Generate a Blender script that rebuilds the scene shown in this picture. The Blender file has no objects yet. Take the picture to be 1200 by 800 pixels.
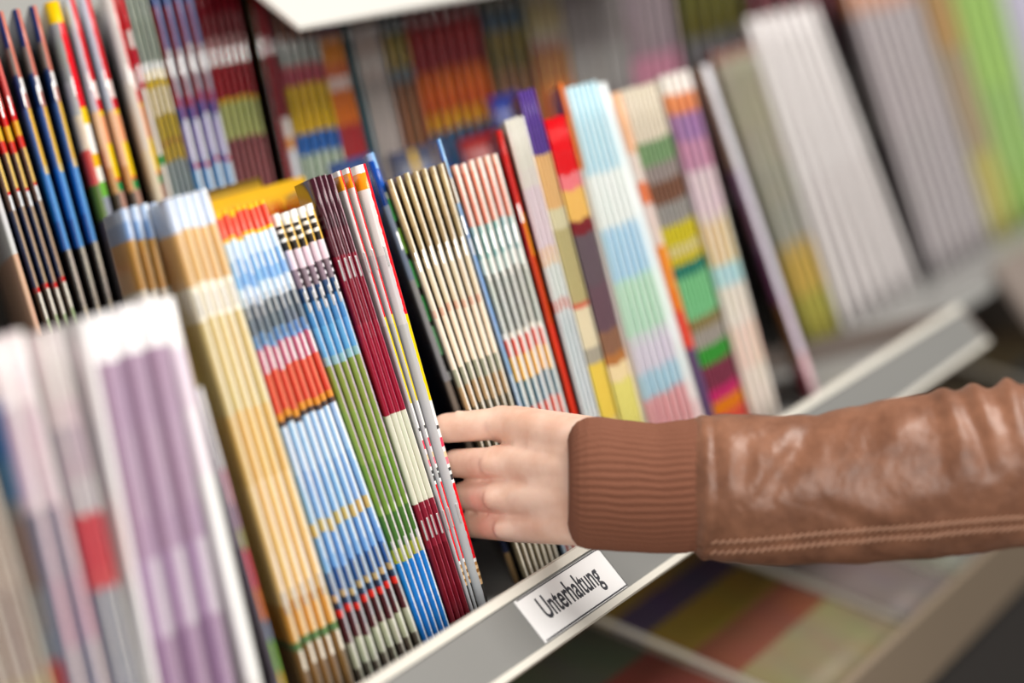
import bpy, bmesh, math, random
from mathutils import Vector, Matrix, noise
random.seed(7)
SC = bpy.context.scene
COL = SC.collection

# ------------------------------------------------------------------ camera
FPX = 2333.0
ROLL = math.radians(18)
PITCH = math.radians(4.507297)
YAW = math.radians(35.827207)
C = Vector((-0.96110584, -0.77594494, 0.25920338))
FW = Vector((math.cos(PITCH)*math.cos(YAW), math.cos(PITCH)*math.sin(YAW), -math.sin(PITCH)))
R0 = Vector((math.sin(YAW), -math.cos(YAW), 0))
U0 = R0.cross(FW)
RI = R0*math.cos(ROLL) - U0*math.sin(ROLL)      # picture right
UI = U0*math.cos(ROLL) + R0*math.sin(ROLL)      # picture up
# picture right (u) = x' cos + y' sin ; keep consistent with ray()
def ray(px, py):
    u, v = px-600, py-400
    a = u*math.cos(ROLL) - v*math.sin(ROLL)
    b = u*math.sin(ROLL) + v*math.cos(ROLL)
    return FW*FPX + R0*a - U0*b
RI = (ray(700, 400)-ray(600, 400)).normalized()
UI = (ray(600, 300)-ray(600, 400)).normalized()
def on_y(px, py, y):
    q = ray(px, py); return C + q*((y-C.y)/q.y)
def at_depth(px, py, d):
    return C + ray(px, py)/FPX*d
def on_plane(px, py, p0, n):
    q = ray(px, py); return C + q*((p0-C).dot(n)/q.dot(n))
cam = bpy.data.cameras.new('camera'); camo = bpy.data.objects.new('camera', cam); COL.objects.link(camo)
m = Matrix((RI, UI, -FW)).transposed().to_4x4(); m.translation = C
camo.matrix_world = m
cam.sensor_width = 36; cam.lens = FPX/1200*36; cam.clip_start = 0.01
cam.dof.use_dof = True; cam.dof.focus_distance = 1.235; cam.dof.aperture_fstop = 1.75
cam.dof.aperture_blades = 0
SC.camera = camo

# ------------------------------------------------------------------ light
SC.view_settings.view_transform = 'Standard'; SC.view_settings.look = 'None'
SC.view_settings.gamma = 1; SC.view_settings.use_curve_mapping = False
SC.view_settings.exposure = -0.2
w = bpy.data.worlds.new('store_light'); SC.world = w; w.use_nodes = True
w.node_tree.nodes['Background'].inputs[0].default_value = (1.0, 0.97, 0.93, 1)
w.node_tree.nodes['Background'].inputs[1].default_value = 0.22
def area(name, loc, target, sx, sy, power, col=(1, .96, .9)):
    l = bpy.data.lights.new(name, 'AREA'); l.shape = 'RECTANGLE'; l.size = sx; l.size_y = sy
    l.energy = power; l.color = col
    o = bpy.data.objects.new(name, l); COL.objects.link(o); o.location = loc
    o.rotation_euler = (Vector(target)-Vector(loc)).to_track_quat('-Z', 'Y').to_euler()
    return o
area('ceiling_or_fill_light', (0.4, -1.8, 1.8), (0.35, 0.05, 0.15), 2.1, 0.7, 94)
area('ceiling_or_fill_light', (-1.9, -1.7, 0.55), (-0.0, 0.05, 0.1), 1.1, 0.8, 44)  # added low fill from the left, no ceiling fixture

# ------------------------------------------------------------------ helpers
def lin(h):
    if isinstance(h, str):
        v = [int(h[i:i+2], 16)/255 for i in (0, 2, 4)]
    else: v = [c/255 for c in h]
    return tuple((c/12.92 if c <= .04045 else ((c+.055)/1.055)**2.4) for c in v) + (1,)
def mat(name, col, rough=.5, metal=0, spec=.5, bump=None):
    M = bpy.data.materials.new(name); M.use_nodes = True
    b = M.node_tree.nodes['Principled BSDF']
    b.inputs['Base Color'].default_value = lin(col); b.inputs['Roughness'].default_value = rough
    b.inputs['Metallic'].default_value = metal; b.inputs['Specular IOR Level'].default_value = spec
    nt = M.node_tree
    tc = nt.nodes.new('ShaderNodeTexCoord'); nz = nt.nodes.new('ShaderNodeTexNoise')
    nz.inputs['Scale'].default_value = (bump or (60, .03))[0]; nz.inputs['Detail'].default_value = 4
    nt.links.new(tc.outputs['Object'], nz.inputs['Vector'])
    bp = nt.nodes.new('ShaderNodeBump'); bp.inputs['Strength'].default_value = (bump or (60, .03))[1]
    bp.inputs['Distance'].default_value = .002
    nt.links.new(nz.outputs['Fac'], bp.inputs['Height']); nt.links.new(bp.outputs['Normal'], b.inputs['Normal'])
    return M
def obj(name, bm, mt, parent=None, smooth=True, loc=None):
    me = bpy.data.meshes.new(name); bmesh.ops.recalc_face_normals(bm, faces=bm.faces)
    bm.to_mesh(me); bm.free()
    for p in me.polygons: p.use_smooth = smooth
    o = bpy.data.objects.new(name, me); COL.objects.link(o)
    if mt: me.materials.append(mt)
    if parent: o.parent = parent
    if loc: o.location = loc
    return o
def empty(name, loc=(0, 0, 0)):
    o = bpy.data.objects.new(name, None); COL.objects.link(o); o.location = loc
    o.empty_display_size = .02
    return o
def tag(o, label=None, cat=None, group=None, kind=None):
    if label: o['label'] = label
    if cat: o['category'] = cat
    if group: o['group'] = group
    if kind: o['kind'] = kind
    return o
def box(bm, x0, x1, y0, y1, z0, z1, bev=0):
    v = [bm.verts.new(p) for p in ((x0,y0,z0),(x1,y0,z0),(x1,y1,z0),(x0,y1,z0),(x0,y0,z1),(x1,y0,z1),(x1,y1,z1),(x0,y1,z1))]
    fs = [bm.faces.new([v[i] for i in f]) for f in ((0,3,2,1),(4,5,6,7),(0,1,5,4),(1,2,6,5),(2,3,7,6),(3,0,4,7))]
    if bev:
        es = list({e for f in fs for e in f.edges})
        bmesh.ops.bevel(bm, geom=es, offset=bev, segments=2, profile=.5, affect='EDGES')
def prism(bm, pts, x0, x1):                       # (y,z) outline pulled along x
    a = [bm.verts.new((x0, y, z)) for y, z in pts]; b = [bm.verts.new((x1, y, z)) for y, z in pts]
    n = len(pts)
    for i in range(n): bm.faces.new((a[i], a[(i+1) % n], b[(i+1) % n], b[i]))
    bm.faces.new(a[::-1]); bm.faces.new(b)

# ------------------------------------------------------------------ store shell and racks
ZF = 0.003           # floor of the front tier
ZR = 0.012           # floor of the far unit
Z2 = 0.172           # floor of the upper tier
M_shelf = mat('grey_shelf_metal', '9f9f9d', .42)
M_lip = mat('shaded_grey_lip', '7f7f7d', .4)  # shelf grey darkened, the arm's shadow on the lip is in this colour
M_rim = mat('pale_plastic_rim', 'd9d5cb', .35)
M_back = mat('dark_back_panel', '35302c', .7)
M_farsh = mat('brown_grey_fascia', '8c8079', .5)
M_dark = mat('black_plinth', '242120', .6)
bm = bmesh.new(); box(bm, -3, 4, -4, 3, -.95, -.9); tag(obj('floor', bm, mat('floor_tiles', '8d8780', .5), None, False), kind='structure')
bm = bmesh.new(); box(bm, -3, 4, .62, .7, -.9, 1.6); tag(obj('wall_back', bm, mat('plaster_wall', 'a9a29a', .8), None, False), kind='structure')

# front tier
rk = tag(empty('magazine_shelf', (0, 0, 0)), 'grey metal magazine shelf with slanted front lip carrying a white sign', 'shelf')
XL, XR = -.62, .715
bm = bmesh.new(); box(bm, XL, XR+.02, -.049, .2, -.004, ZF); obj('tray', bm, M_shelf, rk, False)
FT = Vector((0, -.0505, .0225)); FB = Vector((0, -.0675, -.0135))     # fascia top / bottom
FS = (FB-FT).normalized(); FN = Vector((0, FS.z, -FS.y)); FN = FN if FN.y < 0 else -FN
def fpt(s, d):
    p = FT + FS*s + FN*d; return (p.y, p.z)
FL = (FB-FT).length
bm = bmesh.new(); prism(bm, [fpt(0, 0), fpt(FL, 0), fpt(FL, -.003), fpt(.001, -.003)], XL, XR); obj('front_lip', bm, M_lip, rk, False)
bm = bmesh.new(); prism(bm, [fpt(-.0035, -.004), fpt(-.004, -.001), fpt(-.0025, .002), fpt(.003, .002), fpt(.003, .0001), fpt(0, .0001), fpt(0, -.004)], XL, XR)
obj('rim', bm, M_rim, rk, False)
bm = bmesh.new(); prism(bm, [fpt(FL-.0035, .0001), fpt(FL-.0035, .002), fpt(FL+.001, .002), fpt(FL+.002, -.001), fpt(FL, -.003), fpt(FL, .0001)], XL, XR)
obj('rim', bm, M_rim, rk, False)
bm = bmesh.new(); prism(bm, [(-.05, ZF), (-.045, ZF), (-.045, .024), (-.05, .024)], XL, XR); obj('inner_lip', bm, M_shelf, rk, False)
bm = bmesh.new(); box(bm, XL, XR+.02, .2, .206, -.004, Z2-.006); obj('back_panel', bm, M_back, rk, False)
for x in (XL-.004, XR):
    bm = bmesh.new(); prism(bm, [(-.05, .024), (-.068, -.014), (.2, -.014), (.2, .024)], x, x+.004); obj('end_cap', bm, M_farsh, rk, False)

# far unit, set back
fu = tag(empty('magazine_shelf', (.745, 0, 0)), 'far grey shelf with brown-grey fascia under the blurred white magazines', 'shelf')
bm = bmesh.new(); box(bm, 0, 1.1, .02, .44, -.006, ZR); obj('tray', bm, M_shelf, fu, False)
bm = bmesh.new(); prism(bm, [(.02, ZR+.006), (.012, ZR+.006), (-.012, -.055), (-.004, -.055)], .235, 1.1); obj('front_lip', bm, M_farsh, fu, False)
bm = bmesh.new(); box(bm, .1, 1.1, .34, .45, -.9, -.0065); obj('base_cabinet', bm, M_dark, fu, False)
bm = bmesh.new(); box(bm, 0, 1.1, .451, .457, -.006, .62); obj('back_panel', bm, M_back, fu, False)

# upper tier
ut = tag(empty('magazine_shelf', (0, 0, 0)), 'raised second tier shelf behind the front row of magazines', 'shelf')
bm = bmesh.new(); box(bm, XL, 1.75, .215, .45, Z2-.006, Z2); obj('tray', bm, M_shelf, ut, False)
bm = bmesh.new(); box(bm, XL, 1.75, .444, .45, Z2, .47); obj('back_panel', bm, M_back, ut, False)
bm = bmesh.new(); box(bm, XL, .12, .4505, .456, Z2, .66); obj('back_panel', bm, M_back, ut, False)
# hanging top shelf
HP = on_y(350, 37, .125)
ts = tag(empty('magazine_shelf', (HP.x, HP.y-.17, HP.z)), 'pale top shelf whose slanted fascia hangs over the red and orange magazines', 'shelf')
M_hdr = mat('white_shelf_metal', 'd6d4cf', .45)
bm = bmesh.new(); prism(bm, [(.17, 0), (.168, .003), (.226, .078), (.66, .078), (.66, .073), (.229, .073)], 0, .55); obj('fascia', bm, M_hdr, ts, False)
bm = bmesh.new(); box(bm, 0, .55, .652, .66, .0785, .16); obj('bracket', bm, M_shelf, ts, False)

# ------------------------------------------------------------------ magazines
def ramp(nt, bands, h, src):
    """bands: list of (fraction from the bottom, hex) sorted upward"""
    r = nt.nodes.new('ShaderNodeValToRGB'); r.color_ramp.interpolation = 'CONSTANT'
    els = r.color_ramp.elements
    bands = bands[:32]
    els[0].position = 0; els[0].color = lin(bands[0][1])
    while len(els) > 1: els.remove(els[-1])
    for f, c in bands[1:]:
        e = els.new(min(max(f, .0001), 1)); e.color = lin(c)
    nt.links.new(src, r.inputs[0])
    return r.outputs[0]
def mag_mat(name, spine, face, h, t, mott=.18, rough=.3, scale=38, sf=.42):
    M = bpy.data.materials.new(name); M.use_nodes = True; nt = M.node_tree
    b = nt.nodes['Principled BSDF']
    tc = nt.nodes.new('ShaderNodeTexCoord'); sp = nt.nodes.new('ShaderNodeSeparateXYZ')
    nt.links.new(tc.outputs['Object'], sp.inputs[0])
    oi = nt.nodes.new('ShaderNodeObjectInfo')
    def math_(op, a, bv, c=None):
        n = nt.nodes.new('ShaderNodeMath'); n.operation = op
        for i, q in enumerate((a, bv) + ((c,) if c is not None else ())):
            if isinstance(q, (int, float)): n.inputs[i].default_value = q
            else: nt.links.new(q, n.inputs[i])
        return n.outputs[0]
    zz = math_('DIVIDE', sp.outputs['Z'], h)
    zj = math_('MULTIPLY_ADD', oi.outputs['Random'], .008, math_('SUBTRACT', zz, .004))
    # slightly ragged print edges
    nz0 = nt.nodes.new('ShaderNodeTexNoise'); nz0.inputs['Scale'].default_value = 300
    nt.links.new(tc.outputs['Object'], nz0.inputs['Vector'])
    zj = math_('MULTIPLY_ADD', math_('SUBTRACT', nz0.outputs['Fac'], .5), .003, zj)
    a = ramp(nt, spine, h, zj); c = ramp(nt, face, h, zj)
    wob = math_('MULTIPLY_ADD', math_('SUBTRACT', nz0.outputs['Fac'], .5), t*.16, sp.outputs['X'])
    lf = math_('LESS_THAN', wob, t*(.5-sf)*.92)
    isface = math_('MAXIMUM', lf, math_('GREATER_THAN', sp.outputs['Y'], t*.8))
    mx = nt.nodes.new('ShaderNodeMix'); mx.data_type = 'RGBA'
    nt.links.new(isface, mx.inputs[0]); nt.links.new(a, mx.inputs[6]); nt.links.new(c, mx.inputs[7])
    # printed picture mottling
    mp = nt.nodes.new('ShaderNodeMapping'); mp.inputs['Scale'].default_value = (1, 1, .55)
    nt.links.new(tc.outputs['Object'], mp.inputs[0])
    ad = nt.nodes.new('ShaderNodeVectorMath'); ad.operation = 'ADD'
    nt.links.new(mp.outputs[0], ad.inputs[0])
    sc_ = nt.nodes.new('ShaderNodeVectorMath'); sc_.operation = 'SCALE'; sc_.inputs[3].default_value = 7
    cx = nt.nodes.new('ShaderNodeCombineXYZ'); nt.links.new(oi.outputs['Random'], cx.inputs[0]); nt.links.new(cx.outputs[0], sc_.inputs[0])
    nt.links.new(sc_.outputs[0], ad.inputs[1])
    nz = nt.nodes.new('ShaderNodeTexNoise'); nz.inputs['Scale'].default_value = scale; nz.inputs['Detail'].default_value = 6; nz.inputs['Roughness'].default_value = .72
    nt.links.new(ad.outputs[0], nz.inputs['Vector'])
    ov = nt.nodes.new('ShaderNodeMix'); ov.data_type = 'RGBA'; ov.blend_type = 'OVERLAY'; ov.inputs[0].default_value = mott
    nt.links.new(mx.outputs[2], ov.inputs[6]); nt.links.new(nz.outputs['Color'], ov.inputs[7])
    hs = nt.nodes.new('ShaderNodeHueSaturation'); hs.inputs['Saturation'].default_value = 1.02
    nt.links.new(ov.outputs[2], hs.inputs['Color']); nt.links.new(hs.outputs[0], b.inputs['Base Color'])
    b.inputs['Roughness'].default_value = rough; b.inputs['Specular IOR Level'].default_value = .3
    return M
M_page = mat('paper_pages', 'e6dfd0', .8)
M_staple = mat('staple_wire', 'dcdcdc', .25, .6)
def cover_bm(t, D, h, e=.0006):
    r = t/2; K = 6
    out = [(-r, D)] + [(-r*math.cos(math.pi*k/K), r - r*math.sin(math.pi*k/K)) for k in range(K+1)] + [(r, D)]
    ri = r-e
    inn = [(-ri, D)] + [(-ri*math.cos(math.pi*k/K), r - ri*math.sin(math.pi*k/K)) for k in range(K+1)] + [(ri, D)]
    bm = bmesh.new(); NZ = 10
    rings = []
    for j in range(NZ+1):
        z = h*j/NZ
        rings.append(([bm.verts.new((x, y, z)) for x, y in out], [bm.verts.new((x, y, z)) for x, y in inn]))
    n = len(out)
    for j in range(NZ):
        for s in (0, 1):
            A, B = rings[j][s], rings[j+1][s]
            for i in range(n-1):
                f = (A[i], A[i+1], B[i+1], B[i]); bm.faces.new(f if s == 0 else f[::-1])
        for i in (0, n-1):
            bm.faces.new((rings[j][0][i], rings[j+1][0][i], rings[j+1][1][i], rings[j][1][i]))
    for j in (0, NZ):
        for i in range(n-1):
            bm.faces.new((rings[j][0][i], rings[j][0][i+1], rings[j][1][i+1], rings[j][1][i]))
    return bm
def make_mag(material, t, D, h, staples=True):
    root = empty('magazine')
    obj('cover', cover_bm(t, D, h), material, root)
    bm = bmesh.new(); q = t/2-.0008
    box(bm, -q, q, t*.5, D-.002, .001, h-.001); obj('pages', bm, M_page, root, False)
    if staples:
        for f in (.2, .77):
            bm = bmesh.new(); zc = h*(1-f)
            box(bm, -.0006, .0006, -.0006, .0012, zc-.0065, zc+.0065, .0003); obj('staple', bm, M_staple, root, False)
    return root
def copy_tree(o, parent=None):
    c = o.copy(); COL.objects.link(c); c.parent = parent
    for ch in list(o.children): copy_tree(ch, c)
    return c
ORD = ['leftmost', 'second from left', 'third from left', 'fourth from left', 'fifth from left', 'sixth from left', 'seventh from left',
       'eighth from left', 'ninth from left', 'tenth from left']
NUM = ['', 'one', 'two', 'three', 'four', 'five', 'six', 'seven', 'eight', 'nine', 'ten']
def line_at(L, y, z):
    a, b = on_y(*L[0], y), on_y(*L[1], y); k = (z-a.z)/(b.z-a.z); return a.x + k*(b.x-a.x)
def fan(x, y):
    """magazines stand obliquely on the shelf, fanning open towards the right; returns that angle and how much a lean shows"""
    v = Vector((x-C.x, y-C.y)).normalized()
    al = math.atan2(v.x, v.y) - math.radians(12 if x < .0255 and y < .1 else (2 if y < .1 else 4.5))
    return al, v.y/(math.cos(al)*v.y+math.sin(al)*v.x)
def group(desc, grp, L, R, n, spine, face=None, y=0, t=.0042, D=.19, zf=ZF, staples=True, mott=.18, rough=.3, one=None, hmax=9, scale=38, sf=.42, fill=.9):
    """L, R: picture points (top, lower) of the left and right borders of the stack; bands start at picture heights on its middle line"""
    zl, zr = on_y(*L[0], y).z, on_y(*R[0], y).z
    h0 = (zl+zr)/2 - zf
    mid = [((L[0][0]+R[0][0])/2, (L[0][1]+R[0][1])/2), ((L[1][0]+R[1][0])/2, (L[1][1]+R[1][1])/2)]
    def frac(py):
        k = (py-mid[0][1])/(mid[1][1]-mid[0][1])
        return (on_y(mid[0][0]+k*(mid[1][0]-mid[0][0]), py, y).z - zf)/h0
    def conv(b):
        return [(0, b[-1][1])] + [(frac(b[i+1][0]), b[i][1]) for i in range(len(b)-2, -1, -1)]
    h0 = min(h0, hmax)
    x = {k: line_at(q, y, z) for k, q, z in (('l0', L, zf), ('l1', L, zf+h0), ('r0', R, zf), ('r1', R, zf+h0))}
    p0, p1 = (x['r0']-x['l0'])/n, (x['r1']-x['l1'])/n
    xm = (x['l0']+x['r0'])/2
    al, rt = fan(xm, y)
    t = min(fill*p0*math.cos(al), fill*p1*math.cos(al))
    la = math.atan2((x['l1']+x['r1']-x['l0']-x['r0'])/2*rt, h0)
    h = h0/math.cos(la)
    name = grp.replace(' ', '_')
    mt = mag_mat('print_'+name, conv(spine), conv(face or spine), h, t, mott, rough, scale, sf)
    first = None
    for i in range(n):
        hx = t*.55/math.cos(al)
        b = x['l0'] + (i+1)*p0 - hx; tp = x['l1'] + (i+1)*p1 - hx
        if first is None: o = first = make_mag(mt, t, D, h, staples)
        else: o = copy_tree(first)
        al_i, rt_i = fan(b, y)
        ang = math.atan2((tp-b)*rt_i, h0)
        jx = random.uniform(-.1, .1)*(1-fill)*min(p0, p1)
        q = random.uniform(-.0013, .0013)
        o.location = (b+jx+q*math.sin(al_i), y+q*math.cos(al_i), zf+abs(math.sin(ang))*t/2+random.uniform(0, .001))
        o.rotation_euler = (0, ang, -al_i)
        if n == 1: lab = desc
        else: lab = '%s of %s %s' % (ORD[i] if i < n-1 or n < 3 else 'rightmost', NUM[n], desc)
        if n == 2: lab = '%s of two %s' % (('left', 'right')[i], desc)
        tag(o, lab, 'magazine', grp if n > 1 else None)
    return first

# ---- front tier, nearest (left) end: pushed forward, out of focus
YF = -.036
group('blurred cream magazines at the lower left frame edge', 'blurred cream magazines', ((-135,440),(-84,600)), ((-49,412),(3,600)), 4,
      [(400,'e6e0d0'),(560,'dcd8cc'),(800,'e9e2b8')], [(400,'8a7268'),(700,'6e4f47'),(800,'6e4f47')], y=YF, t=.009, staples=False)
group('blurred taupe magazine with blue top and red foot, far left', 'blurred taupe magazines', ((-45,408),(8,600)), ((-22,402),(26,600)), 1,
      [(400,'d8d4cc'),(470,'3e76b0'),(540,'5f8ab0'),(590,'9a9a98'),(610,'a88f84'),(690,'b5b0ae'),(740,'aab0b8'),(775,'e2675c'),(850,'d94d48')], y=YF, t=.014, staples=False)
group('blurred white magazines with pink blush and navy edge', 'blurred white pink magazines', ((-15,400),(30,600)), ((29,392),(79,600)), 2,
      [(390,'e9e7e4'),(500,'e6dfe0'),(600,'f0d6da'),(680,'f3c9d2'),(760,'ecdada'),(830,'eec9c6')], [(390,'d8c8cc'),(480,'b49aa6'),(600,'4a4f66'),(800,'4a5068')], y=YF, t=.0135, staples=False)
group('blurred grey-white magazines with red block beside the mauve stack', 'red block magazines', ((38,392),(87,600)), ((69,384),(119,600)), 2,
      [(390,'ddd9d6'),(470,'d2bfc4'),(560,'dedbd8'),(603,'d4686a'),(665,'d97a76'),(688,'dfdcd8'),(800,'dfdcd8')], [(390,'c5b5b8'),(500,'9b8f9a'),(600,'a83242'),(688,'555a70'),(800,'4c526a')], y=YF, t=.009, staples=False)
group('white magazine framing the left of the mauve stack', 'white mauve magazines', ((74,384),(124,600)), ((101,372),(146,600)), 1,
      [(370,'f4f1f2'),(800,'ece7e6')], y=YF, t=.016, staples=False)
group('mauve magazines with white heads at left foreground', 'mauve magazines', ((101,372),(146,600)), ((186,352),(237,600)), 3,
      [(360,'f5f3f4'),(418,'b49eb4'),(500,'b8a4b8'),(600,'b29cb4'),(645,'cfc6d0'),(735,'ac96ac'),(840,'ac96ac')],
      [(360,'dcd8da'),(418,'92788f'),(645,'997f9c'),(735,'846886')], D=.06, y=YF, t=.0125, staples=False, mott=.06)
group('white lavender magazine closing the mauve stack at its right', 'white lavender magazines', ((186,352),(237,600)), ((204,350),(262,600)), 1,
      [(360,'f4f2f3'),(410,'e4d6e2'),(480,'ece4ea'),(560,'efefee'),(800,'e6e5e2')], D=.06, y=YF, t=.0125, staples=False)
group('slim candy coloured magazine in red, orange and green beside the mauve stack', 'candy coloured magazines', ((225,458),(292,690)), ((236,452),(303,690)), 1,
      [(450,'f6f4f5'),(552,'eeb4c4'),(592,'b793aa'),(622,'b8b87a'),(645,'f0606c'),(692,'f28a4e'),(728,'8692ac'),(752,'8cc05a'),(790,'e2c24a')],
      [(450,'77707c'),(640,'5c5560'),(800,'6c6470')], D=.06, y=YF, t=.009, staples=False)

# ---- front tier, row in the spine plane
group('beige magazines with pale blue heads behind mauve stack', 'beige magazines', ((138,250),(227,590)), ((185,238),(265,577)), 4,
      [(240,'dfe4ec'),(262,'cfd9e8'),(282,'d8b98a'),(340,'ece6da'),(372,'e2d6a4'),(420,'d9cd92'),(520,'e0d2a8')],
      [(240,'a9bcd8'),(262,'7e9cc8'),(282,'c08f4c'),(340,'d6cbb8'),(372,'bfa75e'),(450,'c5b06a')], t=.0095, D=.05, mott=.12, y=.046)
group('tall cream tan magazines with blue-white heads', 'tall cream magazines', ((193,237),(281,545)), ((242,222),(398,740)), 5,
      [(220,'e4e8ee'),(268,'e2ccaa'),(330,'f2eee4'),(372,'ebe3c8'),(480,'ead9b4'),(560,'ece0c8'),(640,'efe6d6'),(700,'e9d8b4'),(742,'6b8a58'),(750,'efe8d8'),(775,'8a7a6a')],
      [(220,'b9c6dc'),(268,'cfa46a'),(330,'e4dcc8'),(372,'cbb57c'),(480,'d2ab66'),(560,'dcb878'),(700,'c98f44'),(742,'4e6a44'),(750,'7a5a34')], D=.045, mott=.12)
group('magazines with red heads and yellow top edges', 'red headed magazines', ((248,238),(401,742)), ((314,246),(488,735)), 8,
      [(230,'f2c23c'),(250,'ea7660'),(273,'f2c23c'),(279,'e6eef4'),(318,'9cc2e4'),(332,'eef2f6'),(352,'8a949e'),(395,'9db6d6'),(402,'f2e8ea'),(428,'e47e66'),(474,'e8a050'),(482,'6a5248'),(488,'eef2f6'),(560,'dbe6f0'),(640,'b0c8e4'),(690,'8ea6c0'),(697,'b4b6ba'),(722,'c2bcb8'),(735,'d6d6cc'),(765,'a8a89a')],
      [(230,'e8a92e'),(250,'cc4438'),(273,'e8b030'),(279,'b9d0e4'),(300,'7fb0dc'),(330,'b9cfe2'),(352,'4c5866'),(385,'5f86b8'),(400,'b8607a'),(428,'c84634'),(474,'c8862e'),(482,'453a38'),(488,'9fc0de'),(545,'86aed8'),(600,'c8b070'),(615,'6f9ed2'),(655,'3f68a4'),(680,'c2a878'),(690,'2e3a52'),(697,'d83c34'),(706,'50262a'),(735,'a8ac94'),(765,'5a5248')],
      t=.0042, mott=.22)
group('checkered head magazines with blue sky and meadow covers', 'checkered head magazines', ((321,262),(490,735)), ((364,231),(525,725)), 5,
      [(225,'f4f2ee'),(256,'f0c25a'),(290,'f0eaf0'),(312,'2c2a2e'),(316,'f0eaf0'),(320,'2c2a2e'),(324,'f0eaf0'),(328,'2c2a2e'),(332,'f4f2f4'),(348,'34363e'),(352,'f4f0f4'),(360,'c2d2e8'),(425,'cdbcca'),(560,'c3b4c4'),(590,'e8e4e6'),(655,'dfe2ec'),(725,'c8d4e8')],
      [(225,'f4f2ee'),(262,'2c2824'),(266,'f0ece4'),(270,'2c2824'),(275,'f0ece4'),(279,'2c2824'),(290,'e4d0da'),(312,'8a7884'),(335,'2c4a74'),(350,'4a86bc'),(380,'5c9ccc'),(415,'8ab0b8'),(425,'7f8f3e'),(480,'7c9440'),(540,'6a8c34'),(600,'3f6a28'),(640,'a0a83a'),(655,'1f72bc'),(700,'1a66b0')],
      sf=.28, mott=.25)
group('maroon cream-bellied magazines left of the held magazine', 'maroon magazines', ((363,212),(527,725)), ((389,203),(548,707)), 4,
      [(190,'c8a8b2'),(300,'b07886'),(400,'b4566a'),(486,'efece0'),(590,'c47c88'),(598,'a24456'),(720,'8a3040')],  # pale upper spine tones paint the highlight along each fold
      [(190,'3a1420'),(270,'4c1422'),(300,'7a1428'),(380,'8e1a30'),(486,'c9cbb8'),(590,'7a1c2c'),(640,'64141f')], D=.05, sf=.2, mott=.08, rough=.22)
SP = [(190,'ee2c34'),(370,'f4d21c'),(470,'f2f2f0'),(500,'36363a'),(504,'f0f0ee'),(514,'ee4460'),(524,'f6e0e4'),(530,'e8c8a0'),(536,'f0788a'),(545,'eeeeea'),(548,'3c4044'),(552,'d8e4e4'),(556,'34383c'),(562,'f4f4f4'),(566,'ee1c2a'),(655,'f6f6f6'),(660,'b98a52'),(664,'f0d0a4'),(668,'9c703e'),(672,'f0d0a4'),(676,'9c703e'),(680,'e8c090'),(685,'2a2624'),(700,'2a2624')]
FC = [(190,'eceae8'),(205,'e2962c'),(222,'d9d6d4'),(300,'c9c6c8'),(380,'b9b9bc'),(560,'b4b8bc'),(700,'b8bcc0')]
group('red edged grey magazines beside the held one', 'red spine magazines', ((389,203),(549,707)), ((410,197),(559,705)), 2, SP, FC, fill=.95, sf=.4, mott=.04, rough=.2)
group('grey magazine with red and yellow spine held by the fingers', 'held magazine', ((410,197),(559,705)), ((429,193),(571,699)), 1, SP, FC, sf=.3, mott=.04, rough=.2)
group('slim blue magazine with black and green striped spine right of the hand gap', 'blue gap magazines', ((427,182),(598,680)), ((438,177),(612,680)), 1,
      [(170,'8ab4e4'),(200,'2a5cb4'),(228,'d8ece0'),(236,'58c870'),(262,'202420'),(270,'9ce058'),(300,'202420'),(308,'58c870'),(340,'181c18'),(350,'48b868'),(380,'202020'),(386,'8ad4a0'),(420,'1c1c1c'),(440,'d0d4d4'),(450,'282828'),(600,'202020')],
      [(170,'8aa2cc'),(190,'1c48a0'),(243,'8d9db8'),(330,'a9a9ac'),(450,'988c80'),(560,'7a5a3c'),(620,'2a3048'),(650,'8a7050')], y=.022, sf=.3, fill=.8, mott=.08, rough=.18)
group('tan magazines with ivory spines, right above the index finger', 'tan magazines', ((449,212),(539,467)), ((519,192),(600,467)), 7,
      [(190,'efe6d2'),(280,'f4f0e4'),(310,'ede6d8'),(400,'f2ece0'),(480,'e8e0d0')],
      [(190,'a08a66'),(212,'b39c74'),(262,'a48e68'),(298,'d9cbb2'),(355,'d8b09a'),(365,'e8d8c4'),(425,'9c9c88'),(445,'a88c68'),(470,'6a604c')], sf=.3, mott=.12)
group('taller blue and brown magazine with pale blue spine behind the tan stack', 'pale blue spine magazine', ((511.5,166),(601,467)), ((516,163),(609,467)), 1,
      [(150,'9cc0e8'),(210,'f0eee8'),(230,'f2f0ea'),(240,'8fb4e0'),(280,'dfeaf4'),(300,'88b4e4'),(380,'90b8e0'),(440,'cfe0ee')],
      [(150,'4a70b4'),(190,'7a5c40'),(240,'8098b8')], t=.0036, mott=.3, rough=.2)
group('salmon and teal magazines with white spines above the hand', 'salmon teal magazines', ((527,197),(609,467)), ((582,180),(664,480)), 6,
      [(175,'efe2da'),(262,'eef0ec'),(300,'f6f4ee'),(325,'d8dad4'),(390,'eeeeea'),(440,'e4e6e4')],
      [(175,'dca492'),(200,'d88c78'),(262,'8fb4b4'),(300,'c8d4d0'),(318,'8a8c86'),(385,'e8e2d8'),(392,'d8685c'),(412,'e2b25a'),(440,'5c7a88'),(472,'d85a48')], t=.0048, mott=.25)
group('red magazine with orange-red spine rising above the salmon stack', 'red spine magazine', ((576,157),(666,480)), ((587,152),(675,480)), 1,
      [(140,'c8302a'),(230,'d23a2c'),(250,'e88a2c'),(300,'c8441e'),(380,'dc3a2c'),(500,'d4402c')], [(140,'b01c1e'),(300,'c03a24')], t=.0044, mott=.1)
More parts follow.
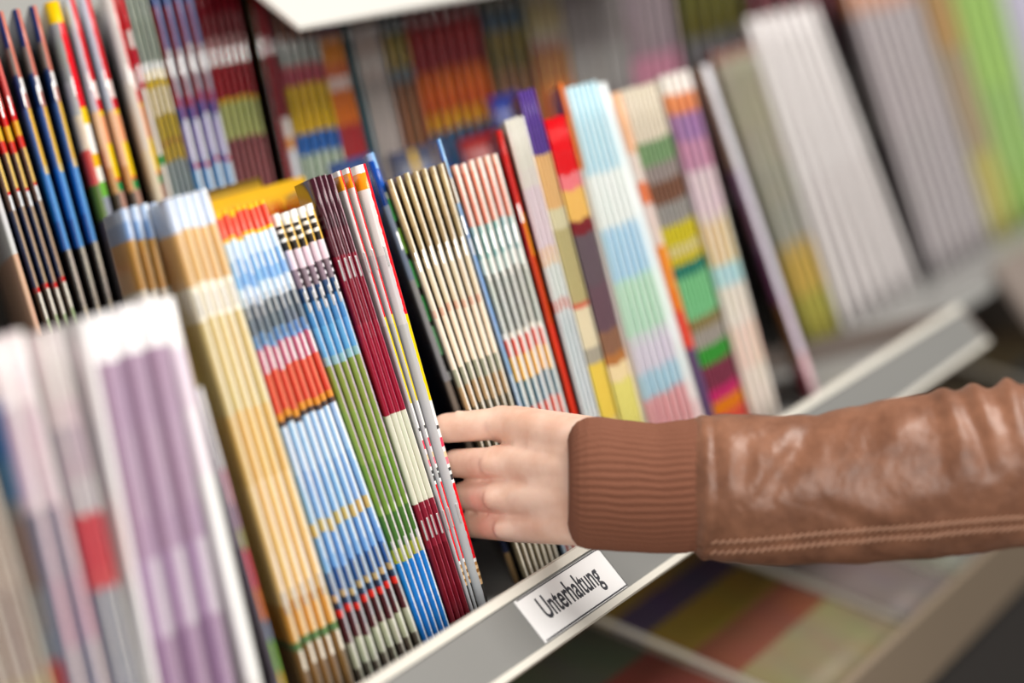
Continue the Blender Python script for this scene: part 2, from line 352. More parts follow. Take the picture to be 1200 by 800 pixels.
group('white and blush magazines behind the red spine', 'white blush magazines', ((590,146),(680,480)), ((612,135),(700,480)), 4,
      [(130,'f4f2ee'),(200,'efe6ea'),(300,'eef0ee'),(370,'dfe4e4'),(480,'e8eaea')], [(130,'dcd8c8'),(220,'d8c4cc'),(290,'e0ba84'),(310,'c8d0cc'),(350,'c86a58'),(362,'b8c4c8'),(480,'c2c8ca')], t=.0042, mott=.12, staples=False)
group('purple headed magazines with tan and olive bands', 'purple headed magazines', ((606,112),(702,480)), ((625,104),(724,490)), 5,
      [(90,'6a4a9c'),(184,'e2be8a'),(245,'dcd6b8'),(270,'c2b88a'),(355,'dc7a60'),(362,'e6dcc0'),(408,'b8b0a0'),(425,'ecd468'),(490,'e8d8a0')],
      [(90,'44307e'),(184,'d0a468'),(245,'c8c09c'),(270,'aca070'),(355,'c85a48'),(362,'d8ccae'),(408,'a09888'),(425,'dcc050')], t=.0036, mott=.08, staples=False)
group('bright red headed magazines with plum stripes', 'bright red headed magazines', ((637,143),(724,480)), ((661,136),(752,490)), 6,
      [(125,'e01c24'),(206,'eca0a4'),(224,'ecc878'),(260,'8e2c34'),(276,'7c6870'),(335,'84606c'),(388,'a07860'),(414,'c08850'),(426,'ecdcb8'),(446,'e6de8c'),(495,'d8d090')],
      [(125,'d0101c'),(206,'d84858'),(224,'d8aa54'),(260,'6a1820'),(276,'443c44'),(388,'7c5440'),(414,'a8683a'),(426,'dcc898'),(446,'d0c86c')], t=.0034, mott=.1, staples=False)
group('orange magazine between red headed and pale blue stacks', 'orange magazine', ((652,101),(752,490)), ((658,98),(757,490)), 1,
      [(90,'e87a3c'),(140,'e08a4c'),(200,'dcd8d0'),(400,'dccfc4')], t=.006, staples=False)
group('pale blue and white striped magazines', 'pale blue magazines', ((661,106),(758,490)), ((699,96),(812,490)), 6,
      [(85,'dcebee'),(200,'eef2f0'),(270,'d6e8f0'),(330,'d8e8dc'),(400,'e4e0e8'),(435,'cfe2ea'),(462,'ecc6c8'),(500,'eccfcf')],
      [(85,'9cc8d8'),(205,'d8dedc'),(265,'8cc0dc'),(325,'a8d4b8'),(390,'d0c8d8'),(432,'98c4d8'),(460,'d88a90')], t=.0056, mott=.12, staples=False)
group('thick white magazine at the right of the pale blue stack', 'thick white magazine', ((699,97),(812,490)), ((711,100),(825,490)), 1,
      [(85,'eef2f2'),(400,'e8eae8'),(470,'e8d8d8')], t=.014, staples=False)
group('slim tan magazine with red and plum foot', 'slim tan magazine', ((716,112),(826,490)), ((726,108),(838,490)), 1,
      [(100,'e0b08c'),(180,'d8ccc0'),(215,'d8784c'),(240,'d8c4bc'),(290,'e08838'),(340,'e07a30'),(365,'d84a3a'),(410,'5a4468'),(500,'4a3a5c')], t=.01, staples=False)
group('green banded magazines with cream heads and magenta feet', 'green banded magazines', ((726,110),(838,490)), ((768,95),(877,490)), 8,
      [(90,'e4dccc'),(166,'8ca880'),(192,'a89c98'),(212,'8a6450'),(238,'a8a4a0'),(262,'d8cc3c'),(285,'e0d8b0'),(297,'d4c42c'),(308,'3c8c78'),(322,'8ccc98'),(370,'9c8c60'),(384,'b0a8a0'),(404,'4ca848'),(424,'8c4458'),(452,'d0407c'),(466,'e89030'),(480,'d83c60')],
      [(90,'d4c8b4'),(166,'648858'),(192,'847874'),(212,'643c2c'),(238,'807c78'),(262,'b8a820'),(308,'206858'),(322,'60a870'),(370,'746438'),(384,'888078'),(404,'287c28'),(424,'682438'),(452,'b02058'),(466,'c87018')], t=.0048, mott=.06, staples=False)
group('white magazines with orange and violet heads', 'violet spotted magazines', ((771,95),(880,490)), ((806,80),(912,478)), 4,
      [(70,'ece6e0'),(112,'e49868'),(135,'ac84ac'),(165,'cc94ac'),(200,'e4d0d4'),(250,'e4dcc8'),(310,'c0dcdc'),(335,'e4dcd4'),(380,'ecc8bc'),(430,'e8dcd4')],
      [(70,'d4ccc4'),(112,'c87c50'),(135,'8c6c9c'),(165,'a87c98'),(200,'bcaab4'),(260,'c8a868'),(310,'98bcc4'),(335,'ccc4b8')], t=.009, mott=.2, staples=False)
group('lavender white magazines with dark maroon faces, last on the front shelf', 'lavender white magazines', ((814,85),(930,470)), ((829,72),(957,452)), 1,
      [(60,'dcdce4'),(200,'d8d4e0'),(350,'dccfe0'),(420,'e8c4cc')], [(60,'6c5848'),(200,'583c54'),(300,'481c3c'),(360,'4c2c10'),(430,'5c1424')], t=.02, mott=.08, staples=False)

# ---- far unit (strongly blurred), pushed back on its shelf
YR = dict(y=.112, D=.12, zf=ZR)
group('blurred olive and grey magazines on the far shelf', 'blurred olive magazines', ((838,85),(942,388)), ((872,30),(978,372)), 4,
      [(20,'a8988c'),(70,'b8b0a0'),(150,'b4aca4'),(240,'b0a8a8'),(285,'d8b060'),(345,'a8a450'),(400,'989858')], [(20,'8c4030'),(70,'8c8c70'),(200,'7c8068'),(300,'8c8440')], **YR, t=.012, staples=False)
group('bright white magazines on the far shelf', 'bright white magazines', ((872,25),(978,374)), ((952,4),(1080,348)), 7,
      [(0,'faf6f6'),(200,'f6f1f1'),(380,'e8e2e2')], [(0,'b0a8a8'),(200,'a89e9e')], sf=.66, fill=.78, **YR, t=.016, staples=False, mott=.04)
group('grey lavender magazines at the far right of the frame', 'grey lavender magazines', ((984,-20),(1096,342)), ((1062,-40),(1166,296)), 7,
      [(-40,'d4b4a8'),(10,'d0c8ca'),(150,'ccc6c8'),(340,'c4bcbe')], [(-40,'a87048'),(10,'787074'),(150,'7c7478'),(340,'8c8484')], **YR, t=.016, staples=False, mott=.06)
group('olive tan magazines between grey and green stacks, far right', 'olive tan magazines', ((1066,-40),(1168,296)), ((1098,-55),(1192,278)), 2,
      [(-60,'b49468'),(60,'a89880'),(180,'b8b070'),(300,'a0a050')], **YR, t=.02, staples=False)
group('light green magazines at the right frame edge', 'light green magazines', ((1098,-55),(1192,278)), ((1150,-80),(1236,250)), 4,
      [(-80,'b4d880'),(100,'a8c884'),(260,'98c048')], [(-80,'88a860'),(200,'80a040')], **YR, t=.02, staples=False)
group('lavender grey magazines beyond the light green ones', 'pale lavender magazines', ((1150,-80),(1236,250)), ((1210,-100),(1290,230)), 3,
      [(-80,'c4c0d4'),(200,'b8b4c4')], **YR, t=.02, staples=False)

# ---- upper tier
YT = .222
U = dict(y=YT, zf=Z2, D=.19, hmax=.295, fill=.66)
group('pale cream magazines at the left frame edge, upper tier', 'pale cream upper magazines', ((-70,40),(10,300)), ((-58,36),(22,300)), 1,
      [(0,'d8ccb0'),(225,'d0d0d0'),(300,'d0a890')], t=.008, **U)
group('red and yellow fairground-coloured magazines, upper tier', 'red yellow magazines', ((-58,36),(24,300)), ((-14,24),(68,300)), 4,
      [(0,'d83c38'),(60,'e07068'),(130,'e02828'),(150,'e8b83c'),(168,'e04030'),(182,'e8c470'),(222,'d42c2c'),(227,'e8ecf0'),(243,'b09880'),(333,'d83030'),(339,'ece6da'),(370,'a8b890')],
      [(0,'8c2020'),(60,'a03030'),(130,'b82020'),(150,'c88c20'),(168,'b02424'),(182,'584038'),(243,'1c2440'),(333,'6c2020'),(339,'443830')], t=.0048, mott=.2, **U)
group('navy magazines with pink and gold spines, upper tier', 'navy gold magazines', ((-14,24),(68,300)), ((43,8),(118,300)), 3,
      [(0,'c87868'),(95,'f0ecec'),(112,'b88078'),(130,'e0b44c'),(195,'d8c084'),(205,'5c94d0'),(292,'b8aea4'),(360,'c8bca8')],
      [(0,'1c2c5c'),(60,'6c6460'),(90,'1c3464'),(130,'3c5c98'),(200,'2464b0'),(260,'1c4c94'),(292,'1c1614'),(360,'1c1614')], t=.0056, mott=.2, **U)
group('yellow and red patchwork magazine, upper tier', 'patchwork magazine', ((46,8),(120,300)), ((70,2),(146,300)), 1,
      [(0,'ecc020'),(34,'dc2430'),(132,'ecc428'),(150,'f0ece8'),(185,'e8b428'),(200,'ece6dc'),(218,'6cac40'),(235,'8c9098'),(300,'b09078')],
      [(0,'e0b418'),(34,'8c8c90'),(100,'a8a8ac'),(140,'d4c4b0'),(180,'c84c48'),(220,'587030'),(260,'403c40')], t=.0056, mott=.3, **U)
group('pale grey magazines with red and yellow spines, upper tier', 'pale grey upper magazines', ((70,2),(146,300)), ((104,-8),(176,270)), 2,
      [(0,'d42c34'),(100,'f0d8d4'),(122,'d42430'),(134,'ecc028'),(140,'e89c70'),(172,'f0c818'),(212,'d83838'),(217,'28904c'),(228,'b08878'),(300,'98706c')],
      [(0,'b8bcc8'),(80,'b4b8c4'),(134,'dcb898'),(200,'c89868'),(230,'5c5048')], t=.0042, mott=.15, **U)
group('wide ivory magazine with red and yellow spine beside a dark gap, upper tier', 'wide ivory magazine', ((108,-9),(180,262)), ((132,-14),(200,250)), 1,
      [(0,'d42c34'),(88,'f0d4d0'),(110,'d42430'),(126,'ecc028'),(130,'e89c70'),(166,'f0c818'),(205,'d83838'),(210,'28904c'),(218,'b08878'),(300,'98706c')],
      [(0,'c4bcb8'),(100,'c8beb4'),(180,'ccc0a8'),(260,'c0b49c')], sf=.25, mott=.06, **U)
group('white magazine with red spine beside the grey-green stack, upper tier', 'white red magazine', ((132,-14),(200,250)), ((140,-16),(207,248)), 1,
      [(0,'c83038'),(40,'e8d8d4'),(60,'c42838'),(105,'e0dcd4'),(180,'e8e4dc'),(183,'3c9c50'),(195,'e0dcd4')], t=.004, **U)
group('grey-green magazines with yellow bellies, upper tier', 'grey green magazines', ((140,-16),(207,248)), ((166,-22),(230,235)), 4,
      [(-20,'b4b8a8'),(88,'e4c440'),(108,'f0ecdc'),(140,'d8b838'),(168,'b46838'),(172,'d8b43c'),(192,'a0a8a8'),(240,'909898')],
      [(-20,'586c68'),(88,'a88c28'),(140,'6c6038'),(192,'5c6c70')], t=.0046, mott=.12, **U)
group('navy and red magazines with silver spines, upper tier', 'navy red magazines', ((166,-22),(230,235)), ((217,-32),(278,222)), 4,
      [(-30,'6c7ca8'),(60,'d0d4dc'),(95,'a8a8b8'),(115,'8c5c88'),(140,'e8eaf0'),(190,'d83848'),(196,'e0ecf4'),(240,'d0e0ec')],
      [(-30,'1c2c58'),(10,'74141f'),(110,'8c1824'),(125,'2c3c84'),(145,'8478b0'),(185,'2c4c94'),(198,'1878b4')], t=.0058, mott=.12, **U)
group('glossy crimson magazines with green bellies, upper tier', 'crimson magazines', ((217,-32),(278,222)), ((268,-45),(320,208)), 6,
      [(-40,'84202c'),(50,'f0c0c0'),(64,'a01c28'),(118,'e4b828'),(124,'a4a468'),(165,'a06464'),(240,'8c4c50')],
      [(-40,'641018'),(60,'94101c'),(118,'c89c20'),(124,'b8c078'),(165,'6c2c34')], t=.0052, mott=.1, rough=.2, **U)
group('single dark red magazine right of the crimson stack, upper tier', 'dark red magazine', ((275,-48),(328,206)), ((287,-50),(341,204)), 1,
      [(-40,'8c1c28'),(48,'f0c8c8'),(60,'981824'),(240,'84141f')], [(-40,'3c2c18'),(100,'2c1c18')], t=.005, rough=.2, **U)
group('red magazine with white foot, upper tier', 'red white foot magazine', ((287,-50),(341,204)), ((298,-52),(352,202)), 1,
      [(-40,'8c2830'),(60,'841c28'),(142,'e8e0d8'),(165,'e0a060'),(178,'d8dce0'),(240,'a8c8d8')], t=.0068, **U)
group('magazines with yellow and blue bands under top shelf edge', 'yellow blue banded magazines', ((299,-52),(353,202)), ((348,-65),(402,188)), 5,
      [(-60,'c88c74'),(55,'e4e8e4'),(80,'d09088'),(88,'b04858'),(104,'e8c030'),(158,'3c70b8'),(182,'d4dcd0'),(240,'b8c8a8')],
      [(-60,'2c2830'),(55,'6c7874'),(80,'903848'),(104,'b08c20'),(158,'1c4c90'),(182,'4c6c48')], t=.006, mott=.12, **U)
group('orange and maroon magazines below the top shelf, upper tier', 'orange maroon magazines', ((348,-65),(402,188)), ((372,-70),(428,180)), 2,
      [(-60,'643468'),(48,'dc8c3c'),(80,'c8683c'),(95,'e0c8c0'),(110,'d8742c'),(150,'a83438'),(240,'8c2c30')], t=.0085, mott=.15, **U)
group('teal edged dark magazine, upper tier', 'teal magazine', ((372,-70),(428,180)), ((384,-72),(440,177)), 1,
      [(-60,'1c6070'),(240,'1c5868')], [(-60,'1c2020'),(240,'1c2020')], t=.005, **U)
group('pinkish white magazines, upper tier middle', 'pinkish white magazines', ((384,-72),(440,177)), ((416,-78),(470,168)), 4,
      [(-60,'d0bcb4'),(70,'dcd8d4'),(90,'c0b4b0'),(240,'b0a8a4')], [(-60,'a09088'),(100,'8c8480')], t=.006, mott=.1, **U)
group('dark magazines with teal and yellow heads, upper tier middle', 'dark teal magazines', ((416,-78),(470,168)), ((446,-85),(500,160)), 3,
      [(-60,'284858'),(45,'c8a84c'),(85,'8c98a0'),(100,'a06848'),(240,'6c5844')], [(-60,'1c2828'),(100,'2c1c14')], t=.008, mott=.25, **U)
group('deep red magazines with orange, yellow and blue patches, upper tier', 'deep red patch magazines', ((446,-85),(500,160)), ((532,-105),(580,138)), 7,
      [(-60,'981c28'),(40,'b03430'),(55,'902028'),(82,'d8702c'),(110,'c86028'),(130,'d8a82c'),(150,'2c6c98'),(240,'5c2018')],
      [(-60,'801420'),(82,'b04820'),(120,'8c2418'),(150,'3c1814')], t=.0085, mott=.35, scale=20, **U)
group('murky green and gold magazines, upper tier', 'murky green magazines', ((535,-106),(583,138)), ((584,-118),(630,126)), 4,
      [(-60,'5c5c40'),(20,'5c7c98'),(40,'a89040'),(70,'8c7840'),(85,'986c50'),(240,'604838')], [(-60,'24241c'),(100,'402c20')], t=.0085, mott=.3, scale=20, **U)
group('cream and wine magazines, upper tier', 'cream wine magazines', ((588,-118),(634,126)), ((630,-126),(672,112)), 4,
      [(-60,'c8b48c'),(40,'dcd4c8'),(60,'b89858'),(110,'c89068')], [(-60,'8c7c54'),(50,'8c2c38'),(100,'d0602c')], t=.008, mott=.15, **U)
group('silver grey blurred magazines, upper tier right', 'silver grey magazines', ((630,-126),(672,112)), ((700,-142),(740,95)), 6,
      [(-60,'b0a8a8'),(60,'a8a8a4'),(110,'8c8488')], [(-60,'706868'),(60,'807878')], t=.01, mott=.12, **U)
group('mauve grey blurred magazines, upper tier right', 'mauve grey magazines', ((700,-142),(740,95)), ((760,-156),(797,80)), 5,
      [(-60,'b4a0a8'),(55,'b49ca8'),(68,'d89cb4'),(110,'d490ac')], [(-60,'686064'),(68,'a86c80')], t=.01, mott=.1, **U)
group('dark olive blurred magazines, upper tier far right', 'dark olive magazines', ((764,-156),(800,80)), ((838,-172),(872,60)), 5,
      [(-60,'74702c'),(20,'6c6420'),(45,'808088'),(80,'74706c')], [(-60,'343414'),(45,'3c3830')], t=.011, mott=.2, **U)
group('plum blurred magazines, upper tier far right', 'plum magazines', ((845,-172),(880,55)), ((960,-200),(990,30)), 6,
      [(-60,'8c5058'),(20,'64404c'),(80,'504450')], [(-60,'4c2c30'),(45,'30242c')], t=.012, mott=.2, **U)
# ------------------------------------------------------------------ yellow magazines behind the checkered stack
M_yel = mag_mat('print_yellow', [(0,'d8b040'),(.9,'e8c040')], [(0,'6c1a24'),(.6,'a87c1c'),(.86,'cc9a24'),(.97,'d4a42c')], .29, .003, .12)
M_yel2 = mag_mat('print_mustard', [(0,'a8862c'),(.97,'5c4418')], [(0,'a8842c'),(.985,'6c5420')], .29, .003, .12)
for (x0p, y0p, x1p, y1p, y, lab) in ((245, 237, 356, 208, .150, 'yellow magazine with red title facing front behind the red headed stack'),
                                    (238, 225, 305, 211, .166, 'yellow magazine with dark edge standing behind the other yellow one')):
    A, B = on_y(x0p, y0p, y), on_y(x1p, y1p, y)
    wd = B.x-A.x + .06
    o = make_mag(M_yel if y == .150 else M_yel2, .0016, wd, .29, False)
    o.location = (B.x, y, A.z-.29)
    o.rotation_euler = (0, 0, math.radians(90))
    tag(o, lab, 'magazine')
    if y == .150:                       # worn red title strokes on the cover
        bm = bmesh.new()
        for k, (dx, hh, dz) in enumerate(((-.058, .016, 0), (-.052, .010, .001), (-.047, .014, 0), (-.040, .008, 0), (-.034, .011, 0), (-.026, .007, .001), (-.018, .015, 0), (-.011, .012, .002))):
            box(bm, -.0012, -.0010, -dx+.000, -dx+.0028, .278-dz-hh, .278-dz)
            box(bm, -.0012, -.0010, -dx+.0026, -dx+.0048, .274-dz-hh*.5, .276-dz-hh*.3)
        obj('title', bm, mat('red_print', 'b8281c', .4), o, False)
# more magazines standing flat behind the row, covers to the front, their heads showing above it
for (x0p, y0p, x1p, y1p, y, lab, bands) in (
    (388, 192, 438, 177, .172, 'blue-black glossy cover peeking over the red edged grey magazines', [(0,'10182c'),(.9,'1c3468'),(.975,'30426c')]),
    (458, 178, 520, 163, .178, 'blue and brown cover with yellow stripe peeking over the tan magazines', [(0,'5c4430'),(.93,'28447c'),(.975,'3c4054')]),
    (540, 162, 590, 150, .170, 'dark red cover peeking over the salmon and teal magazines', [(0,'4c0e0e'),(.9,'841414')]),
    (576, 115, 606, 106, .178, 'blue cover peeking out left of the purple headed magazines', [(0,'101c48'),(.94,'182c78')])):
    A, B = on_y(x0p, y0p, y), on_y(x1p, y1p, y)
    wd = B.x-A.x + .004
    mt = mag_mat('print_front_facing', bands, bands, .29, .003, .25)
    z0 = min(A.z, B.z)
    o = make_mag(mt, .003, wd, z0-ZF, False)
    o.location = (B.x, y, ZF)
    o.rotation_euler = (0, 0, math.radians(90))
    tag(o, lab, 'magazine')
    if 'yellow stripe' in lab:
        bm = bmesh.new(); box(bm, -.0019, -.0016, wd*.60, wd*.68, (z0-ZF)*.6, z0-ZF-.002); obj('yellow_stripe', bm, mat('yellow_print', 'e0b424', .4), o, False)
# ------------------------------------------------------------------ sign on the lip
sg = tag(empty('sign_card', FT+Vector((0, 0, 0))), 'white paper sign reading Unterhaltung on the slanted shelf lip', 'sign')
def on_f(px, py):
    q = on_plane(px, py, FT, FN); return q.x, (q-FT).dot(FS)
xa, _ = on_f(606, 712); xb, _ = on_f(720, 668)
s0, s1 = .0045, FL-.0045
def fv(x, s, d):
    p = FS*s + FN*d; return (x, p.y, p.z)
def fquad(bm, x0, x1, a, b, d0, d1):
    v = [bm.verts.new(fv(x, s, d)) for d in (d0, d1) for x, s in ((x0, a), (x1, a), (x1, b), (x0, b))]
    for f in ((0,1,2,3),(4,5,6,7),(0,1,5,4),(1,2,6,5),(2,3,7,6),(3,0,4,7)): bm.faces.new([v[i] for i in f])
bm = bmesh.new(); fquad(bm, xa, xb, s0, s1, .0003, .0009); obj('card', bm, mat('white_card', 'f0eff0', .45), sg, False)
M_ink = mat('black_ink', '33343c', .5)
for a, b in ((s0+.0002, s0+.001), (s1-.0014, s1-.0004)):
    bm = bmesh.new(); fquad(bm, xa+.002, xb-.0004, a, b, .00095, .0011); obj('border_line', bm, M_ink, sg, False)
bm = bmesh.new(); fquad(bm, xb-.0006, xb-.0002, s0, s1, .00095, .0011); obj('border_line', bm, M_ink, sg, False)
cu = bpy.data.curves.new('lettering', 'FONT'); cu.body = 'Unterhaltung'; cu.size = 1; cu.extrude = .004; cu.offset = .016
to = bpy.data.objects.new('tmp', cu); COL.objects.link(to)
bpy.context.view_layer.update()
me = bpy.data.meshes.new_from_object(to.evaluated_get(bpy.context.evaluated_depsgraph_get()))
COL.objects.unlink(to); bpy.data.objects.remove(to)
xs = [v.co.x for v in me.vertices]; x0t, x1t = min(xs), max(xs)
tl, _ = on_f(643, 727); tr, _ = on_f(710, 686)
_, sb = on_f(676, 706.5)
sb = .0245
k = (tr-tl)/(x1t-x0t); kh = .0155/.73
for v in me.vertices:
    v.co = Vector(fv(tl+(v.co.x-x0t)*k, sb-v.co.y*kh, .00098+v.co.z*.02))
me.materials.append(M_ink)
to = bpy.data.objects.new('lettering', me); COL.objects.link(to); to.parent = sg

# ------------------------------------------------------------------ lower sloping display
LY, LZ, SL = -.02, -.205, math.radians(30)
sd = Vector((0, math.cos(SL), math.sin(SL))); sn = Vector((0, -math.sin(SL), math.cos(SL)))
LP = Vector((0, LY, LZ))
ld = tag(empty('display_shelf', (0, LY, LZ)), 'sloping lower display shelf with tan front edge below the sleeve', 'shelf')
def lpt(s, d):
    p = sd*s + sn*d; return (p.y, p.z)
bm = bmesh.new(); prism(bm, [lpt(0, 0), lpt(.31, 0), lpt(.31, -.008), lpt(0, -.008)], .05, 1.5); obj('sloping_board', bm, M_farsh, ld, False)
bm = bmesh.new(); prism(bm, [lpt(-.006, .022), lpt(0, .022), lpt(0, -.008), lpt(-.004, -.06), lpt(-.012, -.06)], .05, 1.5); obj('front_edge', bm, mat('tan_edge', '8a7a68', .5), ld, False)
bm = bmesh.new(); box(bm, .05, 1.5, .03, .3, -.9-LZ, -.05); obj('plinth', bm, M_dark, ld, False)
def onl(px, py): return on_plane(px, py, LP+sn*.01, sn)
covers = [  # cover colours darkened and muted, with the shade under the shelf painted in
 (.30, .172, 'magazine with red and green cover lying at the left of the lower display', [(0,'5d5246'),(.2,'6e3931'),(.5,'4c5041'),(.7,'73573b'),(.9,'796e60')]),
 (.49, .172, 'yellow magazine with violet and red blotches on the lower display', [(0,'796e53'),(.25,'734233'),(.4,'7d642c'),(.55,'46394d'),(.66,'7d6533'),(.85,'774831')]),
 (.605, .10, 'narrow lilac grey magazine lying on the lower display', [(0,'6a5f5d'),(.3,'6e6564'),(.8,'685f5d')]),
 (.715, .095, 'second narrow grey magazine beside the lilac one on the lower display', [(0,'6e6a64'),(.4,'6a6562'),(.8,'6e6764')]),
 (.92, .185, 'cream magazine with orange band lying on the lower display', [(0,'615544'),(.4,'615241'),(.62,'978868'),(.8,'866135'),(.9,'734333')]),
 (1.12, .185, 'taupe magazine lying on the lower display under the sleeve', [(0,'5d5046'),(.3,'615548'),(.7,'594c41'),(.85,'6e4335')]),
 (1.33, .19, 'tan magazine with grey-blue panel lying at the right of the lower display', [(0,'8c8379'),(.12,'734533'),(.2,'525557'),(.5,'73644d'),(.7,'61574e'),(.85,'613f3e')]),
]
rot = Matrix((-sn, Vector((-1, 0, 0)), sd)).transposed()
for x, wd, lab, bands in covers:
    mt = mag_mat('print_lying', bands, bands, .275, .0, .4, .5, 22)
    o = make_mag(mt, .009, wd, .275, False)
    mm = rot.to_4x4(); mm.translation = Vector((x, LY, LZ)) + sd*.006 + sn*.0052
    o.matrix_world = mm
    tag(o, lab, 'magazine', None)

# ------------------------------------------------------------------ person: left hand and arm
pr = tag(empty('person', at_depth(740, 568, 1.19)), 'person reaching in from the right in a brown leather jacket, hand between magazines', 'person')
PV = pr.location.copy()
def capsule(bm, a, b, ra, rb, seg=20):
    d = (b-a); L = d.length; d = d/L if L > 1e-6 else Vector((0, 0, 1))
    u = d.orthogonal().normalized(); v = d.cross(u)
    rings = []
    N = 6
    prof = [(-ra*math.cos(i/N*math.pi/2), ra*math.sin(i/N*math.pi/2)) for i in range(N+1)]
    prof += [(L+rb*math.sin(i/N*math.pi/2), rb*math.cos(i/N*math.pi/2)) for i in range(N+1)]
    for s, r in prof:
        if r < 1e-6: rings.append([bm.verts.new(a+d*s)])
        else: rings.append([bm.verts.new(a+d*s+(u*math.cos(2*math.pi*k/seg)+v*math.sin(2*math.pi*k/seg))*r) for k in range(seg)])
    for A, B in zip(rings, rings[1:]):
        for k in range(seg):
            if len(A) == 1: bm.faces.new((A[0], B[k], B[(k+1) % seg]))
            elif len(B) == 1: bm.faces.new((A[k], B[0], A[(k+1) % seg]))
            else: bm.faces.new((A[k], B[k], B[(k+1) % seg], A[(k+1) % seg]))
FL3 = ((429, 193), (569, 700)); GL3 = ((427, 182), (598, 680))
def gapx(z): return (line_at(FL3, 0, z) + line_at(GL3, 0, z))/2
GA = fan(.012, 0)[0]
gd = Vector((math.sin(GA), math.cos(GA), 0))
bm = bmesh.new()
Y0 = -.026
fingers = [  # (knuckle px, px where it enters the gap, radius, phalanx lengths)
 ((586, 496), (542, 496), .0102, (.043, .025, .021)),
 ((580, 542), (546, 541), .0098, (.046, .029, .022)),
 ((584, 582), (552, 581), .0097, (.043, .027, .022)),
 ((595, 617), (560, 616), .0090, (.034, .021, .019)),
]
wr = at_depth(742, 568, 1.185)
nrm = -R0*.6 - FW*.8
Ks = []; Bs = []
for i, (kp, ep, r, ph) in enumerate(fingers):
    K = on_y(*kp, Y0)
    z = on_y(*ep, 0).z
    ge = Vector((math.cos(GA), -math.sin(GA), 0))
    En = Vector((line_at(FL3, 0, z), 0, z)) + ge*(r*.9+.0004) + gd*.022      # against the back cover of the held magazine
    P1 = En + gd*.020 - ge*r*.2 + Vector((0, 0, -.002))
    P2 = P1 + (gd*1 + Vector((0, 0, -.12))).normalized()*ph[1]*.9; P3 = P2 + (gd + Vector((0, 0, -.3))).normalized()*ph[2]*.9
    capsule(bm, K, En, r*1.03, r*.95); capsule(bm, En, P1, r*.9, r*.7); capsule(bm, P1, P2, r*.68, r*.62); capsule(bm, P2, P3, r*.62, r*.55)
    base = at_depth(712, (526, 552, 584, 609)[i], 1.186)
    capsule(bm, K+nrm*.0048, K+nrm*.002+(base-K)*.16, r*.74, r*.9)     # knuckle
    capsule(bm, K-nrm*.0015, base, r*1.12, .0165)
    capsule(bm, base, wr + (K-on_y(580, 560, Y0))*.4, .0165, .019)
    Ks.append(K); Bs.append(base)
for i in range(3):                                  # webs and the flesh between the metacarpals
    M = (Ks[i]+Ks[i+1])/2; Bm = (Bs[i]+Bs[i+1])/2
    capsule(bm, M+(Bm-M)*.10-nrm*.0085, Bm, .0072, .0168)
    capsule(bm, M+(Bm-M)*.26-nrm*.003, Bm, .0100, .0170)
    capsule(bm, M+(Bm-M)*.42-nrm*.0005, Bm+nrm*.001, .0112, .0170)
for K, Bm in zip(Ks, Bs):
    capsule(bm, K-nrm*.009+(Bm-K)*.05, Bm-nrm*.008, .0105, .016)
# thumb on the palm side, its tip just above the index finger
T0 = at_depth(700, 545, 1.196); T1 = at_depth(640, 518, 1.232); T2 = at_depth(585, 503, 1.266); T3 = on_y(538, 488, -.001)
capsule(bm, T0, T1, .016, .012); capsule(bm, T1, T2, .0105, .0085); capsule(bm, T2, T3, .0068, .0042)
# wrist and forearm
A0 = at_depth(800, 570, 1.185); A1 = at_depth(1200, 545, 1.15); A2 = at_depth(1400, 532, 1.14)
capsule(bm, wr, A0, .022, .026); capsule(bm, A0, A1, .027, .032); capsule(bm, A1, A2, .032, .033)
for v in bm.verts: v.co -= PV
M_skin = bpy.data.materials.new('skin'); M_skin.use_nodes = True
nt = M_skin.node_tree; b = nt.nodes['Principled BSDF']
tc = nt.nodes.new('ShaderNodeTexCoord'); nz = nt.nodes.new('ShaderNodeTexNoise'); nz.inputs['Scale'].default_value = 45; nz.inputs['Detail'].default_value = 4
rp = nt.nodes.new('ShaderNodeValToRGB'); rp.color_ramp.elements[0].color = lin('e0b39c'); rp.color_ramp.elements[1].color = lin('eecbb8')
rp.color_ramp.elements[0].position = .35; rp.color_ramp.elements[1].position = .65
nt.links.new(tc.outputs['Object'], nz.inputs['Vector']); nt.links.new(nz.outputs['Fac'], rp.inputs[0]); nt.links.new(rp.outputs[0], b.inputs['Base Color'])
b.inputs['Roughness'].default_value = .48; b.inputs['Subsurface Weight'].default_value = .18; b.inputs['Subsurface Radius'].default_value = (.008, .003, .0015)
b.inputs['Subsurface Scale'].default_value = .4
n2 = nt.nodes.new('ShaderNodeTexNoise'); n2.inputs['Scale'].default_value = 420; n2.inputs['Detail'].default_value = 5
nt.links.new(tc.outputs['Object'], n2.inputs['Vector'])
bp = nt.nodes.new('ShaderNodeBump'); bp.inputs['Strength'].default_value = .12; bp.inputs['Distance'].default_value = .001
nt.links.new(n2.outputs['Fac'], bp.inputs['Height']); nt.links.new(bp.outputs['Normal'], b.inputs['Normal'])
hand = obj('body', bm, M_skin, pr)
md = hand.modifiers.new('r', 'REMESH'); md.mode = 'VOXEL'; md.voxel_size = .0013; md.use_smooth_shade = True
md = hand.modifiers.new('s', 'SMOOTH'); md.factor = .5; md.iterations = 9
bpy.context.view_layer.update()
me = bpy.data.meshes.new_from_object(hand.evaluated_get(bpy.context.evaluated_depsgraph_get()))
hand.modifiers.clear(); hand.data = me
for p in me.polygons: p.use_smooth = True

